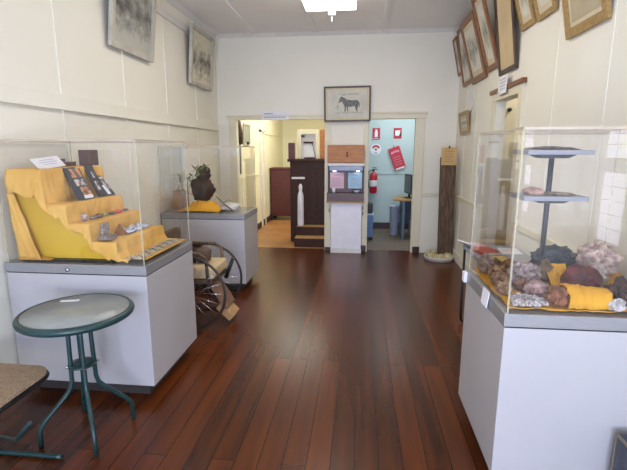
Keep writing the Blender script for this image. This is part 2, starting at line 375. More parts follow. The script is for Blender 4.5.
# ---- stepped stand and gold cloth in nearest left case
st = thing('stepped_stand', 'mustard yellow stepped stand under gold cloth in the nearest left case', 'display stand', (-1.9, 2.82, .915))
poly = [(-2.195, .92), (-1.60, .92), (-1.60, 1.02), (-1.77, 1.02), (-1.77, 1.135), (-1.91, 1.135), (-1.91, 1.252), (-2.05, 1.252), (-2.05, 1.472), (-2.195, 1.472)]
poly = [(x+1.9+(.085 if x > -2.19 else 0), z-.915) for x, z in poly]
MB().prism(poly, -.30, .31, 'xz').build('steps', YPANEL, st)
MB().box(-.12, .37, -.335, .33, -.013, .004).build('base_board', BLACK, st)
prof = [(-2.195, 1.48), (-2.12, 1.48), (-2.046, 1.479), (-2.043, 1.37), (-2.04, 1.26), (-1.97, 1.26), (-1.906, 1.259), (-1.903, 1.2), (-1.90, 1.143), (-1.83, 1.143), (-1.766, 1.142), (-1.763, 1.08), (-1.76, 1.028), (-1.68, 1.028), (-1.596, 1.027), (-1.592, .96), (-1.57, .927), (-1.48, .926), (-1.325, .925)]
low = [(-2.195, 1.33), (-2.15, 1.31), (-2.09, 1.31), (-2.06, 1.24), (-2.0, 1.19), (-1.955, 1.19), (-1.93, 1.135), (-1.90, 1.10), (-1.87, 1.09), (-1.80, 1.09), (-1.775, 1.03), (-1.765, .985), (-1.74, .965), (-1.70, .965), (-1.645, .925), (-1.61, .915), (-1.585, .908), (-1.50, .906), (-1.40, .905)]
def interp(P, u):
    k = u*(len(P)-1); i = min(int(k), len(P)-2); f = k-i
    x = P[i][0]*(1-f)+P[i+1][0]*f; x += .085*max(0, min(1, (x+2.195)/.05, (-1.325-x)/.17))
    return x, P[i][1]*(1-f)+P[i+1][1]*f
def cl(u, v):
    x, z = interp(prof, u)
    yy = 2.505+v*.64
    k = noise.noise(V((x*9, yy*7, z*9)))
    k2 = abs(noise.noise(V((x*5+z*8, yy*16, 3))))
    return V((x+.008+.007*k+.016*k2, yy, z+.003+.005*k+.007*k2))
def flap(u, v):
    u *= .93
    x0, z0 = interp(prof, u); x1, z1 = interp(low, u)
    n = noise.noise(V((x0*14, z0*14, v*2)))
    n2 = abs(noise.noise(V((x0*16, 4, v*1.2))))
    return V((x0+.008+(x1-x0)*v, 2.505-.012*min(1, v*5)-.035*v*n2-.01*v*(n+.5), z0+.004+(z1-z0)*v+.03*n*v))
def hang(u, v):
    x = -2.19+.05*u+.11*v*(.3+u); z = 1.335-.41*v
    n = noise.noise(V((u*6, v*3, 2.2)))
    return V((x, 2.485-.012*n-.02*v*u, z))
def toe(u, v):
    n = noise.noise(V((u*8, v*8, 5)))
    return V((-2.15+.22*u, 2.46+.05*v, .921+.03*(1-abs(2*u-.8))*v*(.6+.8*n)))
cm = MB().grid(cl, 145, 60, .003).grid(flap, 145, 16, .003).grid(hang, 12, 24, .003).grid(toe, 20, 8, .003)
single('gold_cloth', cm, CLOTH, 'gold cloth draped down the steps of the stepped stand in the nearest left case', 'cloth', (-1.9, 2.8, .92))

def lean_board(w_, h_, th, tilt):      # a board facing +x leaning back towards -x, base edge at origin, width along y
    return Matrix.Rotation(-tilt, 4, 'Y')
def booklet(label, loc, w_, h_, tilt, cover, patches, rz=0, name='booklet', cat='booklet', group=None):
    t = thing(name, label, cat, loc, rz, group)
    M = Matrix.Rotation(-tilt, 4, 'Y')
    MB().box(-.008, 0, -w_/2, w_/2, 0, h_, .001, M).build('cover', cover, t)
    for y0, y1, z0, z1, m, nm in patches:
        MB().box(.0, .0012, -w_/2+y0*w_, -w_/2+y1*w_, z0*h_, z1*h_, 0, M).build(nm, m, t)
    return t
NAVY = mat('navy_cover', '#1f2a38', .35, '#18212c', 4)
MULTI = mat('colour_print', '#c98a4a', .4, '#4a4048', 26, detail=2, lo=.42, hi=.58)
MULTI2 = mat('colour_print_b', '#cdbfb2', .4, '#3a4456', 30, detail=2, lo=.42, hi=.58)
REDP = mat('red_print', '#a8423a', .4, '#3a3038', 24, detail=2, lo=.4, hi=.6)
BG = 'booklets standing on the stepped display'
booklet('navy booklet with three colour pictures on upper step of yellow display', (-1.855, 2.78, 1.27), .17, .235, .42, NAVY,
        [(.28, .9, .68, .95, MULTI, 'printed_picture'), (.3, .95, .42, .62, MULTI2, 'printed_picture'), (.42, .98, .12, .38, MULTI, 'printed_picture'), (.42, .98, .02, .12, PAPER, 'printed_picture')], group=BG)
booklet('narrow black booklet standing right of the navy booklet', (-1.855, 2.97, 1.27), .095, .24, .40, BLACK, [(.4, .8, .6, .8, MULTI2, 'printed_picture'), (.3, .7, .2, .5, MULTI2, 'printed_picture')], group=BG)
booklet('black and white leaflet at far end of the upper step', (-1.845, 3.07, 1.27), .09, .18, .62, BLACK, [(.05, .5, .05, .5, PAPER, 'printed_picture'), (.4, .95, .3, .9, MULTI2, 'printed_picture')], group=BG)
booklet('dark booklet with red picture lying behind the white sign sheet', (-1.955, 2.62, 1.385), .15, .095, .35, NAVY, [(.1, .9, .1, .9, REDP, 'printed_picture')], group=BG)
t = thing('sign_sheet', 'white sheet sign propped at top of the yellow stepped display', 'sign', (-2.0, 2.68, 1.487))
M = Matrix.Rotation(-.7, 4, 'Y') @ Matrix.Rotation(.08, 4, 'X')
MB().box(-.003, 0, -.135, .135, 0, .085, 0, M).build('sheet', PAPER, t)
ln = MB()
for z, a, b_ in ((.062, -.07, .08), (.045, -.09, .09), (.028, -.06, .07)): ln.box(0, .001, a, b_, z, z+.004, 0, M)
ln.build('writing', mat('faint_ink', '#a9abb8', .7), t)
single('wooden_box', MB().box(-2.05, -1.965, 3.02, 3.13, 1.487, 1.60, .004), mat('dark_brown_box', '#54382f', .5), 'small dark brown box on the top step at the far end', 'box', (-2.04, 3.06, 1.487))
tr = thing('tray', 'dark brown tray edge on the top step behind the white sign sheet', 'tray', (-2.10, 2.90, 1.487))
MB().box(-.05, .04, -.12, .1, 0, .012).build('tray_base', LEATHER, tr); MB().box(-.05, -.04, -.12, .1, .012, .05).box(.03, .04, -.12, .1, .012, .03).build('tray_side', LEATHER, tr)
# small things on the lower steps
def cup(label, loc, r, h, m, name='cup'):
    t = thing(name, label, 'cup', loc)
    MB().lathe([(r*.7, 0), (r*.95, h*.2), (r, h), (r*.86, h), (r*.8, h*.2), (.001, h*.15)], n=16).build('bowl', m, t)
    MB().tube([(0, -r*.9, h*.8), (0, -r*1.6, h*.7), (0, -r*1.6, h*.35), (0, -r*.9, h*.25)], r*.16, 8).build('handle', m, t)
cup('small brown and white cup at the near end of the middle step', (-1.745, 2.57, 1.154), .022, .045, mat('glazed_brown', '#7c5a50', .3, '#c9b7ab', 40))
IT = 'small ornaments along the middle step'
for i, (y, sx, sy, sz, m, lb) in enumerate([
    (2.66, .02, .03, .016, mat('pewter', '#8d8984', .35, '#5c5450', 40), 'flat grey ornament beside the brown and white cup'),
    (2.72, .022, .034, .018, mat('dull_brown', '#7a5a44', .5, '#4a3a30', 40), 'flat brown ornament third along the middle step'),
    (2.80, .018, .028, .02, mat('olive_glaze', '#9aa04c', .4, '#747a34', 30), 'olive green ornament on the middle step'),
    (2.88, .022, .03, .016, mat('dark_glaze', '#4a4240', .4, '#6d5a50', 30), 'dark ornament between the green and red ones'),
    (2.96, .022, .045, .015, mat('coral_red', '#cf5a4e', .45, '#b8453e', 20), 'coral red ornament on the middle step'),
    (3.06, .018, .03, .012, mat('grey_brown', '#776a60', .5), 'grey brown ornament at far end of the middle step')]):
    single('ornament', MB().rock(sx, sy, sz, i+3, .3, 2, 2, M=Matrix.Translation((-1.745, y, 1.152))), m, lb, 'ornament', (-1.745, y, 1.152), IT)
bx = thing('keepsake_box', 'grey patterned box at near end of the lowest step', 'box', (-1.60, 2.58, 1.038))
MB().box(-.04, .04, -.05, .03, 0, .03, .003).build('base', mat('grey_pattern', '#8f837c', .5, '#5f5650', 60), bx)
MB().box(-.04, -.02, -.02, .05, 0, .10, .003).build('lid', mat('grey_pattern_lid', '#a59a94', .5, '#6d645e', 60), bx)
tn = thing('tent_card', 'brown folded tent card on the lowest step beside grey box', 'card', (-1.60, 2.72, 1.037))
MB().prism([(-.05, 0), (.05, 0), (.0, .075), (-.004, .075)], -.01, .01, 'xz', Matrix.Rotation(1.2, 4, 'Z')).build('panel', mat('brown_card', '#8a5a36', .6), tn)
WB = mat('blue_white_china', '#d5d8e2', .3, '#5a6a94', 45, detail=2)
for i, (y, w_, lb) in enumerate([(2.82, .05, 'blue and white folded cloth on the lowest step beside tent card'), (2.93, .045, 'blue and white folded cloth in middle of the lowest step'), (3.04, .045, 'blue and white folded cloth at far end of the lowest step')]):
    def fold(u, v, y=y, w_=w_): return V((-1.645+.09*u, y-w_+2*w_*v, 1.04+.03*sin(pi*v)*(1-.6*u)+.01*noise.noise(V((u*5, v*6, y*9)))))
    single('folded_cloth', MB().grid(fold, 10, 14, .005), WB, lb, 'cloth', (-1.595, y, 1.037), 'folded cloths on the lowest step')
NOTE = mat('printed_note', '#d6d2bd', .6, '#4d4a42', 55, detail=1, lo=.44, hi=.52)
for i in range(7):
    y = 2.52+i*.092
    single('printed_slip', MB().box(-.05, .055, -.036, .036, 0, .002, 0, Matrix.Translation((-1.392+.004*(i % 2), y, .934)) @ Matrix.Rotation(.1*((i*37) % 5-2)/2, 4, 'Z')), NOTE,
           ('printed slip nearest the front in the row along the case edge' if i == 0 else 'printed slip at the far end of the row along the case edge' if i == 6 else ['', 'second', 'third', 'fourth', 'fifth', 'sixth'][i]+' printed slip from the front in the row along the case edge'), 'printed slip', (-1.392, y, .934), 'printed slips along the case edge')

# ---- second left case
def mound(u, v):
    x = -2.08+.50*u; y = 4.70+.45*v
    h = .13*math.exp(-((x+1.80)/.17)**2-((y-4.88)/.12)**2)
    n = noise.noise(V((x*12, y*12, 1)))
    return V((x, y, .907+h*(1+.5*noise.noise(V((x*22, y*9, 7))))+.02*abs(n)))
single('gold_cloth', MB().grid(mound, 40, 30, .003), CLOTH2, 'gold cloth spread under the dark carved lump in the second left case', 'cloth', (-1.82, 4.9, .905))
single('carved_lump', MB().rock(.115, .09, .16, 5, .4, 1.5, 4, -.8, Matrix.Translation((-1.81, 4.88, 1.02))).rock(.085, .07, .10, 8, .35, 2, 3, -.9, Matrix.Translation((-1.80, 4.88, 1.22))),
       mat('dark_carved_wood', '#402620', .7, '#1b100e', 9, bump=.8, bscale=14), 'dark brown carved lump standing on gold cloth in the second case', 'carving', (-1.81, 4.88, .957))
sg = thing('plant_sprig', 'dried green plant sprig beside the dark carved lump', 'plant', (-1.99, 4.82, .92))
MB().tube([(0, 0, 0), (.0, .01, .18), (.03, .0, .36), (.12, -.01, .45)], [.006, .005, .004, .002], 7).tube([(0, 0, .15), (-.05, 0, .28), (-.08, .01, .36)], .003, 6).tube([(.0, 0, .2), (.12, -.02, .40), (.24, -.02, .47)], .003, 6).build('stem', mat('green_stem', '#4a5230', .7), sg)
lf = MB()
for i in range(46):
    p = random.choice([(0, .01, .18), (.03, 0, .36), (.12, -.01, .45), (-.05, 0, .28), (-.08, .01, .36), (.24, -.02, .47), (.10, -.02, .38), (.17, -.02, .44)])
    M = Matrix.Translation(V(p)+V((random.uniform(-.03, .03), random.uniform(-.02, .02), random.uniform(-.03, .03)))) @ Matrix.Rotation(random.uniform(0, 6.28), 4, 'Z') @ Matrix.Rotation(random.uniform(-.9, .9), 4, 'Y')
    lf.prism([(0, 0), (.024, .016), (.06, .011), (.09, 0), (.06, -.012), (.024, -.016)], 0, .0015, 'xy', M)
lf.build('leaves', mat('olive_leaf', '#8a976a', .7, '#5d6a42', 20), sg)
single('white_bone', MB().rock(.13, .08, .05, 12, .35, 1.6, 3, -.5, Matrix.Translation((-1.50, 4.88, .925))), mat('bone_white', '#dcd7cd', .6, '#c3bcae', 12), 'white bone lump at right end of the second case', 'bone', (-1.50, 4.88, .925))
ds = thing('dried_stalk', 'dark dried stalk with twigs lying across the white bone lump', 'dried plant', (-1.53, 4.80, .92))
MB().tube([(-.10, -.0, .16), (-.02, 0, .08), (.09, -.01, .0)], [.004, .006, .008], 7).tube([(-.02, 0, .08), (.03, .02, .12), (.07, .02, .11)], .003, 6).tube([(.01, 0, .06), (-.05, .01, .05)], .003, 6).build('stalk', LEATHER, ds)
cr = thing('timber_block', 'tan timber block at left end of the second case', 'block', (-2.11, 4.95, .909))
MB().box(-.08, .08, -.05, .05, 0, .22, .006).build('block', mat('tan_timber', '#b0793f', .6, '#96622f', 4, stretch=(3, 3, 16)), cr)

# ---- rocks in right case
RB = .907
def lift(x, y):
    t = max(0, min(1, (y-2.16)/.22)); k = max(0, min(1, (x-.86)/.12)); return .055*t*t*(3-2*t)*k
def cw(u, v):
    x = .665+.70*u; y = 1.895+.645*v
    return V((x, y, RB+.006+lift(x, y)+.024*abs(noise.noise(V((x*11, y*11, 4))))))
single('gold_cloth', MB().grid(cw, 50, 46, .003), CLOTH2, 'gold cloth spread over the floor of the rock case', 'cloth', (1.0, 2.2, RB))
def rockm(n, a, b, sc=14, bump=.9, r=.75):
    f = lambda h, k: '#'+''.join('%02x' % max(0, min(255, int(int(h[i:i+2], 16)*k))) for i in (1, 3, 5))
    return mat(n, f(a, 1.04), r, f(b, .86), sc*2, bump=bump, bscale=45, detail=8, lo=.38, hi=.62)
RL = [('rust brown rock at front left behind the white crystals', (.80, 2.14), .03, .035, .035, rockm('rust_stone', '#8a5c42', '#63402c', 18), .3),
 ('small sandy rock nearest the left glass front', (.70, 2.09), .035, .04, .035, rockm('sandy_small', '#b39478', '#8d7056', 18), .3),
 ('small brown rock between tan rock and brown pink rock', (.79, 2.30), .03, .028, .034, rockm('small_brown', '#876046', '#5f4330', 18), .3),
 ('ochre brown rock at back beside the sandy rock', (.78, 2.50), .04, .032, .04, rockm('back_ochre', '#95774e', '#6d5434', 18), .3),
 ('large dark grey rock on gold cloth behind the red rock', (1.045, 2.40), .11, .085, .072, rockm('dark_grey_stone', '#45484a', '#2c2f31', 20), .25),
      ('largest pinkish white rock at right side of the rock case', (1.245, 2.36), .098, .09, .088, rockm('pink_white_stone', '#d4b9a8', '#b59a8c', 16), .3),
      ('dark red smooth rock in middle of the rock case', (1.085, 2.17), .085, .07, .078, rockm('dark_red_stone', '#6e2c2e', '#54201f', 7, .3, .5), .12),
      ('pale cream rock half hidden right of the dark red rock', (1.19, 2.24), .055, .05, .06, rockm('cream_stone', '#cdbdae', '#ab9a8c'), .25),
      ('lilac grey crystal rock left of the stand post', (.845, 2.25), .075, .07, .068, rockm('lilac_stone', '#a8948f', '#86726c', 24), .35),
      ('pinkish rock in front of the lilac grey rock', (.845, 2.075), .052, .045, .042, rockm('pinkish_stone', '#b08f86', '#8c6c62', 18), .3),
      ('rusty orange rock beside the folded gold cloth', (.885, 1.945), .04, .034, .048, rockm('rusty_stone', '#96603f', '#6f432c', 18), .3),
      ('tan rock at left edge of the rock case', (.745, 2.33), .05, .055, .04, rockm('tan_stone', '#a98560', '#7b5c40', 16), .35),
      ('brown pink rock nearest left glass of the rock case', (.725, 2.21), .045, .05, .038, rockm('brown_pink_stone', '#a07e66', '#7c5e46', 16), .35),
      ('sandy rock at far left corner of the rock case', (.72, 2.46), .045, .045, .058, rockm('sandy_stone', '#b09a86', '#8c7762', 16), .3),
      ('brown rock at the back left of the rock case', (.84, 2.43), .06, .05, .045, rockm('brown_stone', '#8c6a48', '#64482f', 14), .35),
      ('ochre rock beneath the stand at back of the rock case', (.955, 2.27), .04, .04, .06, rockm('ochre_stone', '#7d6440', '#54422a', 16), .35),
      ('dark brown jagged rock at right front of the rock case', (1.165, 2.0), .05, .045, .065, rockm('dark_brown_stone', '#4f342c', '#33201b', 18), .4),
      ('pale grey rock behind the dark brown jagged rock', (1.27, 2.13), .055, .05, .045, rockm('pale_grey_stone', '#b5aeab', '#8f8886', 18), .35),
      ('black rock at far right of the rock case', (1.31, 2.03), .05, .04, .05, rockm('black_stone', '#2e2826', '#1c1817', 18), .4),
      ('small white stone at right front corner of the rock case', (1.11, 1.905), .035, .022, .03, rockm('white_stone', '#d8d3d0', '#b8b2b0', 18), .25)]
for i, (lb, (x, y), sx, sy, sz, m, ro) in enumerate(RL):
    single('rock', MB().rock(sx, sy, sz, i*1.7+2, ro*1.25, 2.0, 5, -.6, Matrix.Translation((x, y, RB+.016+lift(x, y)))), m, lb, 'rock', (x, y, RB+.016+lift(x, y)), 'rocks in the right case')
cry = rockm('white_crystal', '#cfc8c6', '#94857e', 40, 1)
for i in range(34):
    x, y = .69+.145*((i*13) % 34)/34+random.uniform(-.006, .006), 1.905+.115*((i*7) % 11)/11
    r = random.uniform(.010, .017)
    single('crystal', MB().rock(r*1.3, r, r*1.1, i+40, .5, 2.2, 2, -.5, Matrix.Translation((x, y, RB+.018))), cry, 'small white crystal in the heap at left front of the rock case', 'crystal', (x, y, RB+.018), 'white crystals in the rock case')
def wrap(u, v):
    # cloth folded over a block
    a = pi*v; n = noise.noise(V((u*5, v*5, 3))); k = noise.noise(V((u*9, 2, 6)))
    fl = (1-sin(a))**2
    return V((.912+.185*u+.014*n, 1.962-(.050+.014*fl*(1+k))*cos(a)-.006*n, RB+.014+.088*sin(a)**.5*(1-.14*u+.10*k)+.010*abs(n)))
blk = MB().grid(wrap, 32, 28, .004)
single('gold_cloth', blk, CLOTH2, 'gold cloth folded over a block at front of the rock case', 'cloth', (1.0, 1.955, RB+.016))
def drape(u, v):
    n = noise.noise(V((u*7, v*4, 8)))
    return V((.945+.10*u+.02*v, 2.26-.07*v-.01*n, RB+.018+lift(1, 2.2)+.10*(1-v)**1.3+.012*abs(n)))
single('gold_cloth', MB().grid(drape, 18, 18, .004), CLOTH2, 'gold cloth draped between the dark grey and the red rock', 'cloth', (1.0, 2.22, RB+.018))
sd = thing('shelf_stand', 'dark two tier shelf stand on a post in the rock case', 'display stand', (.968, 2.36, RB+.06))
MB().tube([(0, 0, 0), (0, 0, .625)], .013, 12).build('post', DGREY, sd)
MB().box(-.09, .09, -.06, .06, 0, .012, .004).build('foot', DGREY, sd)
for z, w0, w1 in ((.61, -.16, .145), (.385, -.16, .145)):
    s = MB().box(w0, w1, -.12, .10, z, z+.022, .003).build('shelf', LGREY, sd)
    MB().prism([(-.10, z), (.10, z), (.06, z-.018), (-.06, z-.018)], -.05, .05, 'xz').build('bracket', DGREY, s)
def specimen(label, x, y, z, sx, sy, sz, m, name='specimen', seed=1):
    single(name, MB().rock(sx, sy, sz, seed, .3, 1.6, 3, -.3, Matrix.Translation((x, y, z))), m, label, 'specimen', (x, y, z), 'specimens on the shelf stand')
zz = RB+.06+.633
specimen('flat brown specimen covering the upper shelf of the stand', .96, 2.35, zz, .13, .06, .012, rockm('flat_brown', '#7b6a5c', '#5a4a3e'), seed=21)
zz = RB+.06+.408
specimen('pinkish specimen at left on the lower shelf of the stand', .88, 2.32, zz, .05, .03, .03, rockm('pink_spec', '#c7a08c', '#a47f6c'), seed=22)
specimen('long tan specimen on the lower shelf of the stand', .98, 2.33, zz, .10, .04, .012, rockm('tan_spec', '#a5947c', '#7d6c58'), seed=24)

# ------------------------------------------------------------------ antique wheelchair
wc = thing('antique_wheelchair', 'antique wheelchair with spoked wheels between the two left display cases', 'wheelchair', (-1.5, 3.85, 0))
WRr = .335
for yy in (-.3, .24):
    q = MB().tube([(WRr*cos(a*pi/32), yy, WRr+.012+WRr*sin(a*pi/32)) for a in range(64)], .012, 8, True)
    wh = q.build('wheel', IRON, wc)
    sp = MB()
    for k in range(20):
        a = k*pi/10; sp.tube([(.02*cos(a), yy+.02*(-1)**k, WRr+.012+.02*sin(a)), (WRr*cos(a), yy, WRr+.012+WRr*sin(a))], .0022, 5)
    sp.build('spokes', STEEL, wh)
    MB().tube([(0, yy-.05, WRr+.012), (0, yy+.05, WRr+.012)], .026, 12).build('hub', IRON, wh)
MB().tube([(0, -.3, WRr+.012), (0, .24, WRr+.012)], .012, 8).build('axle', IRON, wc)
MB().box(-.26, .22, -.24, .18, .46, .565, .03, None, 3).build('seat_cushion', CUSH, wc)
MB().box(-.30, -.24, -.24, .18, .50, .86, .015).build('backrest', LEATHER, wc)
MB().box(-.28, .20, -.25, .19, .42, .46).build('seat_board', OLDW, wc)
for yy in (-.255, .185):
    MB().tube([(-.27, yy, .70), (.10, yy, .70), (.16, yy, .66), (.17, yy, .44)], .016, 8).build('armrest', OLDW, wc)
    MB().tube([(-.25, yy, .44), (-.02, yy, .25), (.22, yy, .44)], .011, 8).build('frame_rail', IRON, wc)
MB().tube([(-.28, -.2, .05), (-.28, -.2, .45)], .012, 8).tube([(-.28, .14, .05), (-.28, .14, .45)], .012, 8).build('rear_leg', IRON, wc)
# leg panel and footrest sloping towards the aisle
M = Matrix.Translation((.13, -.07, .46)) @ Matrix.Rotation(-.55, 4, 'Y')
MB().box(-.012, .012, -.13, .13, -.34, .02, .006, M).build('leg_panel', mat('brown_canvas', '#7d5f4b', .8, '#664b3a', 12), wc)
M2 = Matrix.Translation((.285, -.07, .13)) @ Matrix.Rotation(.75, 4, 'Y')
MB().box(-.085, .085, -.10, .10, -.035, .035, .008, M2).build('footrest', PALEW, wc)
MB().tube([(.05, -.15, .45), (.26, -.15, .13)], .009, 8).tube([(.05, .02, .45), (.26, .02, .13)], .009, 8).build('leg_strut', IRON, wc)
MB().tube([(.22, .10, .38), (.30, .10, .58)], [.02, .017], 8).build('brake_lever', BLACK, wc)
bg = thing('rolled_bag', 'worn grey brown leather roll lying on the wheelchair cushion', 'bag', (-1.50, 3.80, .567))
MB().tube([(-.15, .02, .075), (-.06, 0, .08), (.07, 0, .078), (.13, .02, .07)], [.06, .078, .076, .055], 16).build('roll', LEATHER, bg)
MB().tube([(0, .082*cos(a*pi/12), .079+.082*sin(a*pi/12)) for a in range(24)], .006, 6, True).build('strap', IRON, bg)
MB().box(-.10, .05, -.03, .05, .150, .185, .01).build('flap', DARKW, bg)

# ------------------------------------------------------------------ bistro table and chair
tb = thing('bistro_table', 'round green metal bistro table with glass top in left foreground', 'table', (-1.52, 2.09, 0))
rt = .272
MB().tube([(rt*cos(a*pi/24), rt*sin(a*pi/24), .728) for a in range(48)], .02, 12, True).build('rim', GREENM, tb)
MB().lathe([(rt-.008, .738), (rt-.008, .746), (.001, .746)], n=48).build('glass_top', mat('ripple_glass', '#94968e', .3, '#7e817a', 5, bump=.12, bscale=40), tb)
o = MB().box(-.05, .05, -.014, .014, .7463, .7475, 0, Matrix.Translation((-.13, .13, 0)) @ Matrix.Rotation(.25, 4, 'Z')).build('sticker', PAPER, tb); o['label'] = 'white sticker'
for k in range(4):
    a = R(-50+90*k)
    P = [(.05, .725), (.055, .60), (.06, .34), (.07, .30), (.10, .26), (.205, .15), (.235, .11), (.24, .0)]
    MB().tube([(r*cos(a), r*sin(a), z) for r, z in P], .0125, 10).build('leg', GREENM, tb)
for z in (.645, .43):
    MB().lathe([(.045, z-.008), (.075, z-.004), (.075, z+.004), (.045, z+.008)], n=20).build('leg_collar', GREENM, tb)
    bo = MB()
    for k in range(4):
        a = R(-50+90*k); bo.tube([(.06*cos(a), .06*sin(a), z), (.085*cos(a), .085*sin(a), z)], .006, 6)
    bo.build('bolts', STEEL, tb)

ch = thing('cafe_chair', 'chair with beige seat and dark tube frame at bottom left corner', 'chair', (-1.85, 1.735, 0))
def rr(w_, d, r, n=6):
    P = []
    for cx_, cy_, a0 in ((w_-r, d-r, 0), (-w_+r, d-r, 90), (-w_+r, -d+r, 180), (w_-r, -d+r, 270)):
        P += [(cx_+r*cos(R(a0+90*i/n)), cy_+r*sin(R(a0+90*i/n))) for i in range(n+1)]
    return P
MB().prism(rr(.228, .275, .10), .428, .45, 'xy').build('seat', SEATM, ch)
MB().tube([(x, y, .425) for x, y in rr(.228, .275, .10)], .012, 8, True).build('seat_rim', BLACK, ch)
for s in (-1, 1):
    MB().tube([(.15, s*.13, .415), (-.12, s*.13, .40), (-.17, s*.13, .3), (-.18, s*.13, .05), (-.16, s*.13, .014), (.28, s*.13, .014), (.32, s*.13, .014)], .0125, 10).build('sled_leg', GREENM, ch)
    MB().tube([(-.13, s*.2, .42), (-.20, s*.2, .62), (-.23, s*.19, .85)], .0125, 10).build('back_post', GREENM, ch)
MB().tube([(.10, -.2, .41), (.10, .2, .41)], .010, 8).build('cross_bar', GREENM, ch)
MB().box(-.24, -.21, -.19, .19, .62, .88, .012).build('backrest', SEATM, ch)
MB().tube([(.28, .0, .30), (.10, .1, .12), (-.1, .2, .05)], .01, 8).build('brace', GREENM, ch)

# suitcase bottom right
sc_ = thing('suitcase', 'old dark grey suitcase with tan piping at bottom right corner', 'suitcase', (1.26, 1.70, 0))
MB().box(-.135, .14, -.12, .115, 0, .40, .025, None, 3).build('shell', mat('grey_vinyl', '#4a505a', .5, '#3d424b', 12, bump=.3, bscale=120), sc_)
pp = MB()
for yy in (-.113, .108): pp.tube([(-.125, yy, .02), (-.125, yy, .385), (.13, yy, .385), (.13, yy, .02)], .011, 8)
pp.tube([(-.13, -.12, .39), (-.13, .11, .39)], .008, 6).build('piping', mat('tan_piping', '#8a7d66', .5), sc_)
MB().box(-.10, -.06, -.128, -.118, .345, .365, .003).build('latch', BLACK, sc_)
MB().tube([(-.04, 0, .398), (-.03, 0, .43), (.05, 0, .43), (.06, 0, .398)], .009, 8).build('carry_handle', BLACK, sc_)

# ------------------------------------------------------------------ pictures
def picture(label, P0, width, height, lean, axis, frm, fw, inner, mount=None, mw=0, group=None, drawing=None, roll=0, depth=.025, name='framed_picture'):
    """P0: bottom-centre on the wall. axis 'R': hangs on right wall facing -x; 'L': left wall facing +x; 'B': back wall facing -y"""
    t = thing(name, label, 'picture', P0, 0, group)
    rz = {'R': R(-90), 'L': R(90), 'B': 0}[axis]   # local x across, local -y towards the room, z up
    t.rotation_euler = (0, 0, rz)
    M = Matrix.Rotation(lean, 4, 'X') @ Matrix.Rotation(roll, 4, 'Y')
    w2 = width/2; d = depth
    f = MB()
    f.box(-w2, w2, -d, 0, 0, fw, .004, M).box(-w2, w2, -d, 0, height-fw, height, .004, M).box(-w2, -w2+fw, -d, 0, fw, height-fw, .004, M).box(w2-fw, w2, -d, 0, fw, height-fw, .004, M)
    f.build('frame', frm, t)
    MB().box(-w2+.005, w2-.005, -.004, 0, .005, height-.005, 0, M).build('backing', LEATHER, t)
    MB().box(-w2+fw, w2-fw, -.012, -.004, fw, height-fw, 0, M).build('mount' if mount else 'print', mount or inner, t)
    if mount:
        MB().box(-w2+fw+mw, w2-fw-mw, -.014, -.012, fw+mw, height-fw-mw, 0, M).build('print', inner, t)
    if drawing: drawing(t, M)
    return t
FG = 'framed pictures in a row along the right wall'
X = XR-.001
LE = R(9)
ph = [photo('portrait_%d' % i, i+1, '#55584f', '#cfcdbd', .8, 5) for i in range(8)]
picture('farthest and smallest brown framed picture in the right wall row', (X, 6.745, 2.655), .24, .51, R(12.5), 'R', FRAMEW, .03, ph[0], MATB, .03, FG)
picture('brown framed picture second from the far end of the right wall row', (X, 6.245, 2.455), .50, .74, R(10), 'R', FRAMEW, .05, ph[1], MATB, .03, FG)
picture('wide brown framed portrait third from the far end of the right wall row', (X, 5.648, 2.415), .62, .735, R(16), 'R', FRAMEW, .07, ph[2], MATB, .06, FG)
picture('brown framed portrait fourth from the far end of the right wall row', (X, 5.10, 2.45), .40, .80, R(16.8), 'R', FRAMEW, .06, ph[3], MATB, .06, FG)
picture('brown framed tall pale document hanging lowest in the right wall row', (X, 4.60, 2.337), .51, .93, R(8), 'R', FRAMED, .045, mat('aged_document', '#cdb892', .7, '#bfa981', 3), None, 0, FG)
picture('gold framed portrait third from the near end of the right wall row', (X, 4.135, 2.63), .31, .6, R(16.5), 'R', FRAMEG, .045, ph[4], MATB, .05, FG)
picture('gold framed picture second from the near end of the right wall row', (X, 3.756, 2.612), .34, .6, R(17), 'R', FRAMEG, .04, ph[5], MATB, .05, FG)
picture('nearest pale oak framed picture in the right wall row', (X, 3.10, 2.345), .53, .62, R(11.5), 'R', FRAMEG, .06, mat('aged_print', '#b8ad90', .5, '#a89b7a', 4), MATB, .03, FG)
picture('small gold framed picture low in the corner of the right wall', (X, 6.25, 1.81), .50, .30, R(7), 'R', FRAMEG, .045, ph[6], MATB, .05)
t = thing('paper_note', 'white paper slip stuck above the small gold framed picture', 'paper', (X, 6.0, 2.1))
MB().box(-.06, -.057, -.10, .10, 0, .26, 0, Matrix.Rotation(-.35, 4, 'X') @ Matrix.Translation((.055, 0, 0))).build('sheet', PAPER, t)
picture('large pale framed old photograph of a town on the left wall', (XL+.026, 4.22, 2.50), .80, .70, R(7), 'L', SILVERF, .055, photo('town_photo', 11, '#3c3d39', '#aeada2', .95, 7), depth=.035)
picture('pale framed old group photograph at the far end of the left wall', (XL+.026, 6.03, 2.44), .82, .72, R(5), 'L', SILVERF, .045, photo('group_photo', 14, '#4a4238', '#cfc8ac', .75, 8), depth=.04)

